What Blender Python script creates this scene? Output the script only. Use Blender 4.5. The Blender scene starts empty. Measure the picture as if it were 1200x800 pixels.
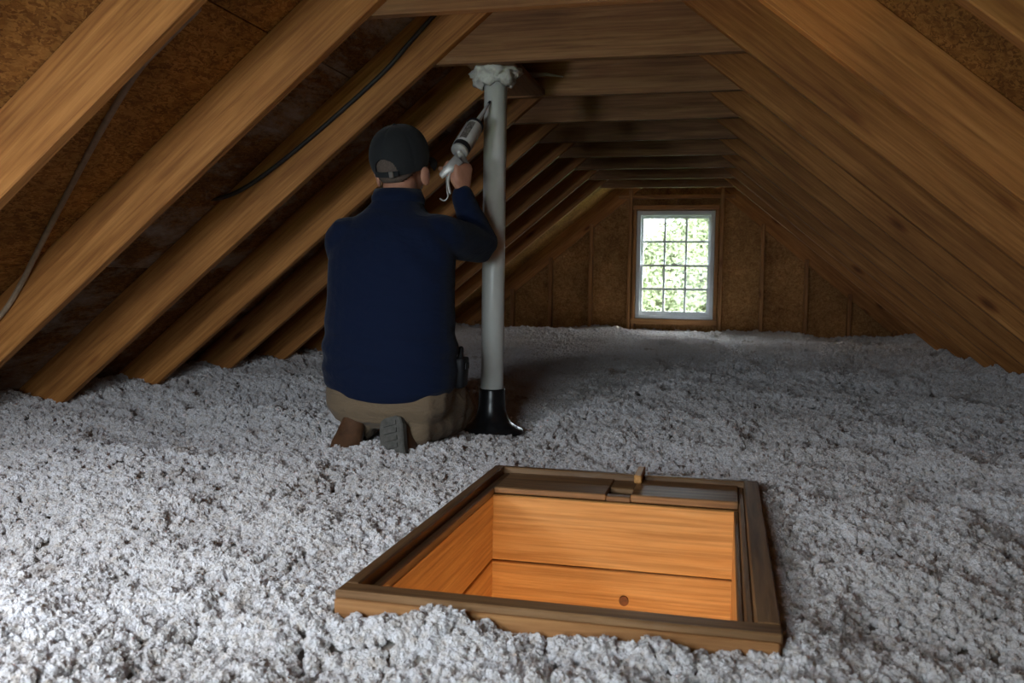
import bpy, bmesh, math, random
import numpy as np
from mathutils import Vector, Matrix, Quaternion

# ---------------------------------------------------------------- camera, world, exposure
SC = bpy.context.scene
COL = SC.collection
V = Vector
R = math.radians
YAW, PITCH, ROLL, FPX = R(13.42), R(3.795), 0.0138, 1050.0
CAM = V((.557, 0, .6))
fw = V((-math.sin(YAW) * math.cos(PITCH), math.cos(YAW) * math.cos(PITCH), -math.sin(PITCH)))
rt = V((math.cos(YAW), math.sin(YAW), 0))
up = rt.cross(fw)
rt2 = rt * math.cos(ROLL) + up * math.sin(ROLL)
up2 = -rt * math.sin(ROLL) + up * math.cos(ROLL)
cd = bpy.data.cameras.new('camera')
cam = bpy.data.objects.new('camera', cd)
COL.objects.link(cam)
cam.matrix_world = Matrix(((rt2.x, up2.x, -fw.x, CAM.x), (rt2.y, up2.y, -fw.y, CAM.y), (rt2.z, up2.z, -fw.z, CAM.z), (0, 0, 0, 1)))
cd.sensor_width = 36
cd.lens = 36 * FPX / 1200
cd.clip_start = .02
cd.dof.use_dof = True
cd.dof.focus_distance = 3.2
cd.dof.aperture_fstop = 6.3
SC.camera = cam

W = bpy.data.worlds.new('World')
SC.world = W
W.use_nodes = True
bg = W.node_tree.nodes['Background']
bg.inputs['Color'].default_value = (.82, .91, 1.0, 1)
bg.inputs['Strength'].default_value = 9.5

sun_d = bpy.data.lights.new('sun', 'SUN'); sun_d.energy = 6.0; sun_d.angle = R(1.0); sun_d.color = (1, .95, .86)
sun = bpy.data.objects.new('sun', sun_d); COL.objects.link(sun)
sun.rotation_euler = (R(-12), R(48), 0)          # high from the side: reaches the garden, not through the gable windows

SC.view_settings.view_transform = 'Standard'
SC.view_settings.look = 'None'
SC.view_settings.gamma = 1
SC.view_settings.use_curve_mapping = False
SC.view_settings.exposure = 1.0
SC.cycles.use_denoising = True
SC.cycles.max_bounces = 10
SC.cycles.diffuse_bounces = 6
SC.cycles.sample_clamp_indirect = 6.0

# ---------------------------------------------------------------- dimensions
HW, TZ, SL = .592, 1.458, R(39.34)      # half width and height of collar tie, roof pitch
TS = math.tan(SL)
Y2, SP = 3.412, .668                    # rafter positions
RD, RT = .184, .042                     # rafter depth, thickness
YF, YB = 9.85, -.70                     # far and near gable walls (inner stud face)
VD = RD / math.cos(SL)                  # vertical depth of a rafter
FZ = -.30                               # ceiling board under the insulation


def zlow(x): return TZ + (HW - abs(x)) * TS
def zsheath(x): return zlow(x) + VD


# ---------------------------------------------------------------- helpers
def rng(seed): return np.random.RandomState(seed)


def obj(name, me, mat=None, parent=None, loc=None, rot=None, smooth=False):
    o = bpy.data.objects.new(name, me)
    COL.objects.link(o)
    if mat is not None and me is not None:
        me.materials.clear(); me.materials.append(mat)
    if loc is not None: o.location = loc
    if rot is not None: o.rotation_euler = rot
    if parent is not None: o.parent = parent
    if smooth:
        me.shade_smooth()
    return o


def empty(name, loc=(0, 0, 0)):
    o = bpy.data.objects.new(name, None)
    COL.objects.link(o)
    o.location = loc
    o.empty_display_size = .1
    return o


def tag(o, label=None, cat=None, group=None, kind=None):
    if label: o['label'] = label
    if cat: o['category'] = cat
    if group: o['group'] = group
    if kind: o['kind'] = kind
    return o


def mesh_from(name, verts, faces):
    me = bpy.data.meshes.new(name)
    me.from_pydata([tuple(v) for v in verts], [], faces)
    me.update()
    return me


def bm_mesh(name, bm):
    bmesh.ops.recalc_face_normals(bm, faces=bm.faces)
    me = bpy.data.meshes.new(name)
    bm.to_mesh(me)
    bm.free()
    return me


def bm_box(bm, lo, hi, bev=0.0):
    lo, hi = V(lo), V(hi)
    r = bmesh.ops.create_cube(bm, size=1)
    for v in r['verts']:
        v.co = V(((lo.x + hi.x) / 2 + v.co.x * (hi.x - lo.x), (lo.y + hi.y) / 2 + v.co.y * (hi.y - lo.y), (lo.z + hi.z) / 2 + v.co.z * (hi.z - lo.z)))
    if bev:
        es = list({e for v in r['verts'] for e in v.link_edges})
        bmesh.ops.bevel(bm, geom=es, offset=bev, segments=1, affect='EDGES')


def box(name, lo, hi, mat, parent=None, bev=.003, origin=None, long=None):
    """A box given by its corners; its own origin sits at the middle, its long axis turned to local X so the grain follows."""
    lo, hi = V(lo), V(hi)
    c = (lo + hi) / 2
    d = (hi - lo)
    bm = bmesh.new()
    ax = long if long is not None else max(range(3), key=lambda i: d[i])
    if ax == 0: dims, rot = (d.x, d.y, d.z), (0, 0, 0)
    elif ax == 1: dims, rot = (d.y, d.x, d.z), (0, 0, R(90))
    else: dims, rot = (d.z, d.y, d.x), (0, R(-90), 0)
    h = V(dims) / 2
    bm_box(bm, -h, h, min(bev, min(dims) * .3))
    off = V(parent.location) if parent is not None else V((0, 0, 0))
    return obj(name, bm_mesh(name, bm), mat, parent, c - off, rot)


def prism(name, poly, axis, a, b, mat, parent=None):
    """Polygon extruded along axis from a to b. poly is in the other two axes, in world order."""
    n = len(poly)
    vs = []
    for t in (a, b):
        for p in poly:
            q = list(p); q.insert(axis, t); vs.append(q)
    fs = [list(range(n)), list(range(n, 2 * n))[::-1]] + [[i, (i + 1) % n, n + (i + 1) % n, n + i] for i in range(n)]
    off = V(parent.location) if parent is not None else V((0, 0, 0))
    me = mesh_from(name, [V(v) - off for v in vs], fs)
    bm = bmesh.new(); bm.from_mesh(me)
    bmesh.ops.recalc_face_normals(bm, faces=bm.faces)
    bm.to_mesh(me); bm.free()
    return obj(name, me, mat, parent)


def bm_loft(bm, rings, n=20, pw=2.0, closed_ends=True):
    """rings: (centre, axis vector a, axis vector b)"""
    prev = None
    first = last = None
    for (c, a, b) in rings:
        c, a, b = V(c), V(a), V(b)
        vs = []
        for i in range(n):
            t = 2 * math.pi * i / n
            ct, st = math.cos(t), math.sin(t)
            e = 2.0 / pw
            x = math.copysign(abs(ct) ** e, ct); y = math.copysign(abs(st) ** e, st)
            vs.append(bm.verts.new(c + a * x + b * y))
        if prev:
            for i in range(n):
                bm.faces.new((prev[i], prev[(i + 1) % n], vs[(i + 1) % n], vs[i]))
        else: first = vs
        prev = vs
    if closed_ends:
        bm.faces.new(first[::-1]); bm.faces.new(prev)


def bm_limb(bm, pts, rs, n=14, ends=True):
    """round tapering tube through pts with rounded ends"""
    P = [V(p) for p in pts]
    rs = list(rs)
    # extra rings for hemispherical ends
    tan = []
    for i in range(len(P)):
        d = (P[min(i + 1, len(P) - 1)] - P[max(i - 1, 0)]).normalized()
        tan.append(d)
    ref = V((0, 0, 1)) if abs(tan[0].z) < .9 else V((1, 0, 0))
    a = tan[0].cross(ref).normalized()
    rings = []
    def add(c, t, r):
        nonlocal a
        a = (a - t * a.dot(t)).normalized()
        rings.append((c, a * r, t.cross(a) * r))
    if ends:
        for k in (.97, .75, .4):
            add(P[0] - tan[0] * rs[0] * k, tan[0], rs[0] * math.sqrt(max(0, 1 - k * k)))
    for c, t, r in zip(P, tan, rs): add(c, t, r)
    if ends:
        for k in (.4, .75, .97):
            add(P[-1] + tan[-1] * rs[-1] * k, tan[-1], rs[-1] * math.sqrt(max(0, 1 - k * k)))
    bm_loft(bm, rings, n)


def smooth_path(pts, rs=None, sub=6):
    """Catmull-Rom"""
    P = [V(p) for p in pts]
    out, ro = [], []
    for i in range(len(P) - 1):
        p0, p1, p2, p3 = P[max(i - 1, 0)], P[i], P[i + 1], P[min(i + 2, len(P) - 1)]
        for k in range(sub):
            t = k / sub
            out.append(.5 * ((2 * p1) + (p2 - p0) * t + (2 * p0 - 5 * p1 + 4 * p2 - p3) * t * t + (3 * p1 - p0 - 3 * p2 + p3) * t ** 3))
            if rs: ro.append(rs[i] * (1 - t) + rs[i + 1] * t)
    out.append(P[-1])
    if rs: ro.append(rs[-1]); return out, ro
    return out


def bm_ellipsoid(bm, c, rad, rot=None, u=20, v=14):
    m = Matrix.Translation(V(c))
    if rot is not None: m = m @ rot.to_4x4()
    m = m @ Matrix.Diagonal(V((*rad, 1)))
    bmesh.ops.create_uvsphere(bm, u_segments=u, v_segments=v, radius=1, matrix=m)


def remeshed(name, bm, voxel, smooth=4, off=V((0, 0, 0)), disp=None):
    """one continuous skin over overlapping closed volumes"""
    bmesh.ops.recalc_face_normals(bm, faces=bm.faces)
    me = bpy.data.meshes.new(name + '_src'); bm.to_mesh(me); bm.free()
    o = bpy.data.objects.new(name + '_src', me); COL.objects.link(o)
    m = o.modifiers.new('r', 'REMESH'); m.mode = 'VOXEL'; m.voxel_size = voxel; m.adaptivity = 0
    s = o.modifiers.new('s', 'SMOOTH'); s.factor = .5; s.iterations = smooth
    dg = bpy.context.evaluated_depsgraph_get()
    res = bpy.data.meshes.new_from_object(o.evaluated_get(dg))
    bpy.data.objects.remove(o); bpy.data.meshes.remove(me)
    res.name = name
    n = len(res.vertices)
    co = np.empty(n * 3, np.float32); res.vertices.foreach_get('co', co); co = co.reshape(-1, 3)
    if disp is not None:
        no = np.empty(n * 3, np.float32); res.vertices.foreach_get('normal', no); no = no.reshape(-1, 3)
        co = co + no * disp(co)[:, None]
    co = co - np.array(off, np.float32)
    res.vertices.foreach_set('co', co.astype(np.float32).ravel())
    res.update()
    res.shade_smooth()
    return res


# value noise in numpy
def vnoise(p, seed=0):
    p = np.asarray(p, np.float64)
    i = np.floor(p).astype(np.int64); f = p - i
    f = f * f * (3 - 2 * f)
    d = p.shape[1]
    out = np.zeros(len(p))
    for c in range(2 ** d):
        w = np.ones(len(p)); h = np.full(len(p), seed * 7919 + 13, np.int64)
        for k in range(d):
            b = (c >> k) & 1
            w *= f[:, k] if b else 1 - f[:, k]
            h = (h * 1103515245 + (i[:, k] + b) * (2654435761 + 40503 * k) + 12345) & 0x7fffffff
            h ^= h >> 13
        h = (h * 1274126177 + 974711) & 0x7fffffff
        h ^= h >> 16
        out += w * ((h % 100003) / 100003.0)
    return out * 2 - 1


# ---------------------------------------------------------------- materials
def new_mat(name):
    m = bpy.data.materials.new(name); m.use_nodes = True
    nt = m.node_tree
    return m, nt, nt.nodes, nt.links, nt.nodes['Principled BSDF']


def ramp(nodes, cols):
    r = nodes.new('ShaderNodeValToRGB')
    el = r.color_ramp.elements
    while len(el) > 1: el.remove(el[-1])
    el[0].position = cols[0][0]; el[0].color = (*cols[0][1], 1)
    for p, c in cols[1:]:
        e = el.new(p); e.color = (*c, 1)
    return r


def coords(nodes, links, scale, random_off=True):
    tc = nodes.new('ShaderNodeTexCoord')
    mp = nodes.new('ShaderNodeMapping'); mp.inputs['Scale'].default_value = scale
    if random_off:
        oi = nodes.new('ShaderNodeObjectInfo')
        mu = nodes.new('ShaderNodeVectorMath'); mu.operation = 'MULTIPLY_ADD'
        cx = nodes.new('ShaderNodeCombineXYZ')
        for s in ('X', 'Y', 'Z'): links.new(oi.outputs['Random'], cx.inputs[s])
        mu.inputs[1].default_value = (37, 11, 23)
        links.new(cx.outputs[0], mu.inputs[0]); links.new(tc.outputs['Object'], mu.inputs[2])
        links.new(mu.outputs[0], mp.inputs['Vector'])
    else:
        links.new(tc.outputs['Object'], mp.inputs['Vector'])
    return mp.outputs[0]


def mixcol(nodes, links, fac, a, b, mode='MIX'):
    m = nodes.new('ShaderNodeMix'); m.data_type = 'RGBA'; m.blend_type = mode
    for sock, val in ((m.inputs[0], fac), (m.inputs[6], a), (m.inputs[7], b)):
        if hasattr(val, 'is_linked'): links.new(val, sock)
        elif isinstance(val, (int, float)): sock.default_value = val
        else: sock.default_value = (*val, 1)
    return m.outputs[2]


def noise(nodes, links, vec, scale, detail=4, rough=.55, dist=0.0):
    n = nodes.new('ShaderNodeTexNoise')
    n.inputs['Scale'].default_value = scale; n.inputs['Detail'].default_value = detail
    n.inputs['Roughness'].default_value = rough; n.inputs['Distortion'].default_value = dist
    if vec is not None: links.new(vec, n.inputs['Vector'])
    return n.outputs['Fac']


def bump(nodes, links, height, bsdf, strength=.3, dist=.01):
    b = nodes.new('ShaderNodeBump'); b.inputs['Strength'].default_value = strength; b.inputs['Distance'].default_value = dist
    links.new(height, b.inputs['Height']); links.new(b.outputs[0], bsdf.inputs['Normal'])


def wood(name, dark, mid, light, rough=.62, knots=True, vary=.25, dust=0.0, blot=.65):
    m, nt, N, L, bs = new_mat(name)
    v = coords(N, L, (1.0, 14, 14))
    grain = noise(N, L, v, 3.2, 6, .6, .6)
    v2 = coords(N, L, (.6, 34, 34))
    fine = noise(N, L, v2, 3.0, 3, .6)
    v3 = coords(N, L, (1.3, 4, 4))
    blotch = noise(N, L, v3, 1.4, 3, .5)
    r = ramp(N, [(.28, dark), (.5, mid), (.72, light)])
    L.new(grain, r.inputs[0])
    c = r.outputs[0]
    rf = ramp(N, [(.36, (.60, .54, .48)), (.58, (1.04, 1.03, 1.02))]); L.new(fine, rf.inputs[0])
    c = mixcol(N, L, .6, c, rf.outputs[0], 'MULTIPLY')
    rb = ramp(N, [(.3, (.66, .60, .55)), (.62, (1.06, 1.04, 1.0))]); L.new(blotch, rb.inputs[0])
    c = mixcol(N, L, blot, c, rb.outputs[0], 'MULTIPLY')
    if knots:
        vk = coords(N, L, (2.2, 7.5, 7.5))
        vo = N.new('ShaderNodeTexVoronoi'); vo.inputs['Scale'].default_value = 1.0
        L.new(vk, vo.inputs['Vector'])
        rk = ramp(N, [(.05, (.22, .13, .08)), (.10, (.55, .42, .32)), (.17, (1, 1, 1))]); L.new(vo.outputs['Distance'], rk.inputs[0])
        c = mixcol(N, L, .8, c, rk.outputs[0], 'MULTIPLY')
    if dust:
        vd = coords(N, L, (1.2, 3, 3))
        nd = noise(N, L, vd, 2.2, 7, .7, .4)
        rd = ramp(N, [(.60, (0, 0, 0)), (.80, (1, 1, 1))]); L.new(nd, rd.inputs[0])
        mu = N.new('ShaderNodeMath'); mu.operation = 'MULTIPLY'; mu.inputs[1].default_value = dust
        L.new(rd.outputs[0], mu.inputs[0])
        c = mixcol(N, L, mu.outputs[0], c, (.42, .36, .30))
    oi = N.new('ShaderNodeObjectInfo')
    hs = N.new('ShaderNodeHueSaturation')
    mr = N.new('ShaderNodeMapRange'); mr.inputs[3].default_value = 1 - vary; mr.inputs[4].default_value = 1 + vary * .6
    L.new(oi.outputs['Random'], mr.inputs[0]); L.new(mr.outputs[0], hs.inputs['Value']); L.new(c, hs.inputs['Color'])
    L.new(hs.outputs[0], bs.inputs['Base Color'])
    bs.inputs['Roughness'].default_value = rough
    bs.inputs['Specular IOR Level'].default_value = .3
    ad = N.new('ShaderNodeMath'); ad.operation = 'ADD'; L.new(grain, ad.inputs[0]); L.new(fine, ad.inputs[1])
    bump(N, L, ad.outputs[0], bs, .25, .004)
    return m


def osb(name, dark, mid, light, stain=0.0, sc=1.0):
    m, nt, N, L, bs = new_mat(name)
    v = coords(N, L, (16 * sc, 34 * sc, 20 * sc))
    vo = N.new('ShaderNodeTexVoronoi'); vo.inputs['Scale'].default_value = 3.2; vo.inputs['Randomness'].default_value = 1
    nz = N.new('ShaderNodeTexNoise'); nz.inputs['Scale'].default_value = 1.3; nz.inputs['Detail'].default_value = 3
    L.new(v, nz.inputs['Vector'])
    ad = N.new('ShaderNodeVectorMath'); ad.operation = 'MULTIPLY_ADD'; ad.inputs[1].default_value = (2.2, 2.2, 2.2)
    L.new(nz.outputs['Color'], ad.inputs[0]); L.new(v, ad.inputs[2]); L.new(ad.outputs[0], vo.inputs['Vector'])
    sep = N.new('ShaderNodeSeparateColor'); L.new(vo.outputs['Color'], sep.inputs[0])
    r = ramp(N, [(.0, dark), (.5, mid), (1.0, light)]); L.new(sep.outputs[0], r.inputs[0])
    v2 = coords(N, L, (1.6, 1.6, 1.6))
    bl = noise(N, L, v2, 2.2, 8, .68, .5)
    rb = ramp(N, [(.30, (.40, .34, .28)), (.5, (.85, .82, .78)), (.68, (1.15, 1.08, 1.0))]); L.new(bl, rb.inputs[0])
    c = mixcol(N, L, .85, r.outputs[0], rb.outputs[0], 'MULTIPLY')
    if stain:
        v3 = coords(N, L, (1.1, 2.4, 1.1))
        s = noise(N, L, v3, 1.7, 8, .72, .3)
        rs = ramp(N, [(.47, (0, 0, 0)), (.64, (1, 1, 1))]); L.new(s, rs.inputs[0])
        mu = N.new('ShaderNodeMath'); mu.operation = 'MULTIPLY'; mu.inputs[1].default_value = stain
        L.new(rs.outputs[0], mu.inputs[0])
        c = mixcol(N, L, mu.outputs[0], c, (.46, .42, .37))
    L.new(c, bs.inputs['Base Color'])
    bs.inputs['Roughness'].default_value = .8
    bs.inputs['Specular IOR Level'].default_value = .2
    a2 = N.new('ShaderNodeMath'); a2.operation = 'ADD'; L.new(sep.outputs[1], a2.inputs[0]); L.new(bl, a2.inputs[1])
    bump(N, L, a2.outputs[0], bs, .35, .006)
    return m


def plain(name, col, rough=.6, spec=.4, var=.12, nscale=30, bstr=.15, bdist=.002, metal=0.0, sheen=0.0):
    m, nt, N, L, bs = new_mat(name)
    v = coords(N, L, (1, 1, 1), False)
    n = noise(N, L, v, nscale, 5, .6)
    r = ramp(N, [(.3, tuple(c * (1 - var) for c in col)), (.7, tuple(min(1, c * (1 + var)) for c in col))])
    L.new(n, r.inputs[0]); L.new(r.outputs[0], bs.inputs['Base Color'])
    bs.inputs['Roughness'].default_value = rough
    bs.inputs['Specular IOR Level'].default_value = spec
    bs.inputs['Metallic'].default_value = metal
    if sheen:
        bs.inputs['Sheen Weight'].default_value = sheen
    if bstr: bump(N, L, n, bs, bstr, bdist)
    return m


def cloth(name, col, rough=.9, weave=900, fold=9, fstr=.5):
    m, nt, N, L, bs = new_mat(name)
    v = coords(N, L, (1, 1, 1), False)
    vs = coords(N, L, (1, 1, 2.4), False)
    f = noise(N, L, vs, fold, 3, .5, 1.2)
    w = noise(N, L, v, weave, 2, .5)
    r = ramp(N, [(.3, tuple(c * .84 for c in col)), (.7, tuple(c * 1.12 for c in col))]); L.new(w, r.inputs[0])
    L.new(r.outputs[0], bs.inputs['Base Color'])
    bs.inputs['Roughness'].default_value = rough
    bs.inputs['Specular IOR Level'].default_value = .15
    bs.inputs['Sheen Weight'].default_value = .08
    b1 = N.new('ShaderNodeBump'); b1.inputs['Strength'].default_value = fstr; b1.inputs['Distance'].default_value = .02
    L.new(f, b1.inputs['Height'])
    b2 = N.new('ShaderNodeBump'); b2.inputs['Strength'].default_value = .15; b2.inputs['Distance'].default_value = .001
    L.new(w, b2.inputs['Height']); L.new(b1.outputs[0], b2.inputs['Normal']); L.new(b2.outputs[0], bs.inputs['Normal'])
    return m


def fluff_mat(name, brown, k=1.0):
    m, nt, N, L, bs = new_mat(name)
    geo = N.new('ShaderNodeNewGeometry')
    n1 = noise(N, L, geo.outputs['Position'], 5.5, 4, .62, .4)
    n2 = noise(N, L, geo.outputs['Position'], 55, 3, .6)
    n3 = noise(N, L, geo.outputs['Position'], .9, 2, .5)
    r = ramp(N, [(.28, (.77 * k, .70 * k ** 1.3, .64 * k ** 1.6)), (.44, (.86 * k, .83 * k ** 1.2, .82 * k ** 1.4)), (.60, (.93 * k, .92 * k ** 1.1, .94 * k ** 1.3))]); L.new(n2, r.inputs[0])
    rb = ramp(N, [(.60, (0, 0, 0)), (.74, (1, 1, 1))]); L.new(n1, rb.inputs[0])
    mu = N.new('ShaderNodeMath'); mu.operation = 'MULTIPLY'; mu.inputs[1].default_value = brown; L.new(rb.outputs[0], mu.inputs[0])
    c = mixcol(N, L, mu.outputs[0], r.outputs[0], (.36, .27, .21))
    r3 = ramp(N, [(.35, (.90, .88, .86)), (.65, (1, 1, 1))]); L.new(n3, r3.inputs[0])
    c = mixcol(N, L, 1.0, c, r3.outputs[0], 'MULTIPLY')
    L.new(c, bs.inputs['Base Color'])
    bs.inputs['Roughness'].default_value = 1
    bs.inputs['Specular IOR Level'].default_value = .05
    n4 = noise(N, L, geo.outputs['Position'], 260, 3, .6)
    bump(N, L, n4, bs, .3, .003)
    tl = N.new('ShaderNodeBsdfTranslucent'); L.new(c, tl.inputs['Color'])
    mx = N.new('ShaderNodeMixShader'); mx.inputs[0].default_value = .3
    L.new(bs.outputs[0], mx.inputs[1]); L.new(tl.outputs[0], mx.inputs[2]); L.new(mx.outputs[0], N['Material Output'].inputs[0])
    return m


def glass_mat():
    m, nt, N, L, bs = new_mat('window_glass')
    N.remove(bs)
    out = N['Material Output']
    tr = N.new('ShaderNodeBsdfTransparent'); tr.inputs['Color'].default_value = (.96, .98, .97, 1)
    gl = N.new('ShaderNodeBsdfGlossy'); gl.inputs['Roughness'].default_value = .03
    mx = N.new('ShaderNodeMixShader'); mx.inputs[0].default_value = .008
    L.new(tr.outputs[0], mx.inputs[1]); L.new(gl.outputs[0], mx.inputs[2]); L.new(mx.outputs[0], out.inputs[0])
    return m


M = {}
M['rafter'] = wood('rafter_pine', (.29, .115, .028), (.45, .190, .050), (.56, .258, .076), vary=.14)
M['tie'] = wood('collar_tie_pine', (.20, .092, .036), (.31, .150, .060), (.39, .205, .088), vary=.2, dust=.4)
M['stud'] = wood('stud_pine', (.26, .115, .038), (.40, .19, .068), (.50, .26, .10), vary=.1)
M['trimwood'] = wood('hatch_trim_oak', (.13, .068, .029), (.22, .12, .052), (.32, .185, .085), rough=.5, knots=False, vary=.15, dust=.25)
M['shaft'] = wood('hatch_shaft_pine', (.50, .23, .062), (.60, .30, .092), (.68, .37, .130), rough=.5, vary=.05, blot=.3, knots=False)
M['osb'] = osb('roof_sheathing', (.20, .086, .022), (.36, .168, .044), (.50, .258, .076), stain=0)
M['osb_stain'] = osb('roof_sheathing_mildewed', (.14, .07, .026), (.25, .125, .045), (.34, .185, .068), stain=.85)
M['osb_wall'] = osb('gable_sheathing', (.27, .13, .046), (.42, .215, .080), (.55, .31, .125), sc=1.3)
M['fluff'] = fluff_mat('insulation_fluff', .8)
M['fluff_base'] = fluff_mat('insulation_bed_shaded', .9, .62)  # darker, browner than the clumps: shade of the crevices put into the colour
M['pvc'] = plain('white_pvc', (.74, .74, .69), .35, .5, .05, 12, .05)
M['rubber'] = plain('black_rubber', (.012, .012, .013), .28, .5, .3, 40, .25)
M['sealant'] = plain('white_sealant', (.60, .60, .54), .55, .4, .1, 60, .6, .006)
M['vinyl'] = plain('white_vinyl', (.58, .60, .62), .4, .4, .04, 20, .05)
M['glass'] = glass_mat()
M['skin'] = plain('skin', (.42, .20, .125), .55, .35, .12, 40, .15, .001)
M['hair'] = plain('short_grey_hair', (.10, .075, .06), .85, .2, .5, 400, .6, .002)
M['eye'] = plain('eye', (.75, .73, .70), .2, .5, .02, 20, 0)
M['shirt'] = cloth('navy_jersey', (.0040, .0090, .029), fold=7, fstr=.45)
M['khaki'] = cloth('khaki_twill', (.185, .132, .082), fold=12, fstr=.5)
M['cap'] = cloth('charcoal_cotton', (.020, .022, .023), fold=14, fstr=.1)
M['boot'] = plain('brown_leather', (.095, .045, .022), .5, .4, .35, 25, .3, .003)
M['sole'] = plain('grey_rubber_sole', (.105, .10, .088), .85, .2, .3, 60, .5, .004)
M['black'] = plain('black_nylon', (.012, .012, .014), .6, .3, .3, 60, .3)
M['brass'] = plain('dull_metal', (.35, .33, .30), .35, .5, .1, 40, .1, .001, metal=.9)
M['gunmetal'] = plain('pale_grey_steel', (.42, .41, .38), .4, .5, .15, 40, .2, .001, metal=.25)
M['cartridge'] = plain('offwhite_plastic', (.60, .59, .56), .45, .4, .1, 30, .05)
M['label'] = plain('dark_print', (.16, .14, .125), .5, .3, .8, 110, 0)
M['cable_d'] = plain('dark_cable', (.035, .030, .026), .5, .4, .2, 40, .1)
M['cable_g'] = plain('grey_brown_cable', (.30, .215, .14), .55, .3, .2, 30, .1)
M['drywall'] = plain('drywall', (.68, .62, .52), .9, .2, .04, 8, .05)
M['hallfloor'] = wood('hall_floor_oak', (.25, .13, .05), (.36, .2, .09), (.46, .27, .13), knots=False)
M['leaf'] = plain('leaf', (.185, .205, .115), .6, .2, .4, 2.5, 0)
M['bark'] = plain('bark', (.11, .08, .055), .9, .2, .4, 20, .5, .01)
M['lawn'] = plain('lawn', (.12, .17, .05), .9, .1, .3, 5, .3, .02)

# ---------------------------------------------------------------- roof
ceil_me_v, ceil_me_f = [], []
TH = .02
XE = 3.12
for s in (-1, 1):     # roof deck: an unbroken skin over the sheathing panels
    b = len(ceil_me_v)
    g = .0205
    for (x, dz) in ((0, g), (s * XE, g), (s * XE, g + TH), (0, g + TH)):
        for y in (YB - .3, YF + .3):
            ceil_me_v.append((x, y, zsheath(x) + dz / math.cos(SL)))
    ceil_me_f += [[b, b + 2, b + 3, b + 1], [b + 4, b + 6, b + 7, b + 5], [b + 2, b + 4, b + 5, b + 3], [b, b + 1, b + 7, b + 6], [b, b + 6, b + 4, b + 2], [b + 1, b + 3, b + 5, b + 7]]
ceiling = obj('ceiling', mesh_from('ceiling', ceil_me_v, ceil_me_f), M['osb'])
tag(ceiling, 'brown pitched attic roof of sheathing on exposed pine rafters and ties', None, kind='structure')

# sheathing panels between ridge and eave
PL, PWID = SP * 4, 1.22
for s in (-1, 1):
    L_total = XE / math.cos(SL)
    nrow = int(math.ceil(L_total / PWID))
    for row in range(nrow):
        u0, u1 = row * PWID + (.0 if row else .012), min((row + 1) * PWID, L_total) - .004
        y = Y2 - SP + RT / 2 + .002 - PL * 2 + (PL / 2 if row % 2 and s > 0 else 0)
        while y < YF + .2:
            y0, y1 = max(y, YB - .25), min(y + PL - .004, YF + .22)
            if y1 - y0 > .1:
                bm = bmesh.new()
                bm_box(bm, (-(y1 - y0) / 2, -(u1 - u0) / 2, 0), ((y1 - y0) / 2, (u1 - u0) / 2, .018), .001)
                um = (u0 + u1) / 2
                xm = s * um * math.cos(SL)
                stained = (s < 0 and y0 < 3.1 < y1 and row in (0, 1, 2))
                o = obj('sheathing_panel', bm_mesh('sheathing_panel', bm), M['osb_stain'] if stained else M['osb'], ceiling,
                        (xm, (y0 + y1) / 2, zsheath(xm)))
                # local X along world Y, local Y down the slope
                dn = V((s * math.cos(SL), 0, -math.sin(SL)))
                nn = V((s * math.sin(SL), 0, math.cos(SL)))
                ex = dn.cross(nn)
                o.rotation_mode = 'QUATERNION'
                o.rotation_quaternion = Matrix((ex, dn, nn)).transposed().to_quaternion()
            y += PL

# rafters: one shared board
XO = 2.86
RLEN = (XO - .02) / math.cos(SL)
bm = bmesh.new()
bm_box(bm, (-RLEN / 2, -RT / 2, 0), (RLEN / 2, RT / 2, RD - .001), .003)
raf_me = bm_mesh('rafter', bm); raf_me.materials.append(M['rafter'])
KS = list(range(-4, 10))
rs_ = random.Random(4)
for k in KS + ['end_far', 'end_near']:
    y = Y2 + SP * (k - 2) if not isinstance(k, str) else (YF + .03 if k == 'end_far' else YB - .03)
    y += RT / 2
    for s in (-1, 1):
        o = obj('rafter', raf_me, None, ceiling)
        xm = s * (XO + .02) / 2
        dn = V((s * math.cos(SL), 0, -math.sin(SL))); nn = V((s * math.sin(SL), 0, math.cos(SL)))
        o.rotation_mode = 'QUATERNION'
        o.rotation_quaternion = Matrix((dn, nn.cross(dn), nn)).transposed().to_quaternion()
        o.location = (xm, y - (.205 if (k == 0 and s > 0) else 0), zlow(xm))
box('ridge_board', (-.019, YB - .2, zlow(0) - .03), (.019, YF + .2, zsheath(0) - .02), M['tie'], ceiling)
# collar ties
TIEH = .205
for k in KS:
    y = Y2 + SP * (k - 2) + RT + .001
    o = prism('collar_tie', [(-HW - VD / TS * .97, 0), (HW + VD / TS * .97, 0), (HW + (VD - TIEH) / TS * .9, TIEH), (-HW - (VD - TIEH) / TS * .9, TIEH)], 1, -.019, .019, M['tie'], ceiling)
    o.location = (0, y + .019, TZ)

# blocking between two ties that carries the pipe collar
PX, PY = -.385, 3.60
box('blocking_board', (PX - .10, Y2 + RT + .041, TZ + .004), (PX + .10, Y2 + SP + RT - .001, TZ + .03), M['tie'], ceiling)

# ---------------------------------------------------------------- gable walls
WX, WZ0, WZ1 = .415, .225, 1.390      # window opening


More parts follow.
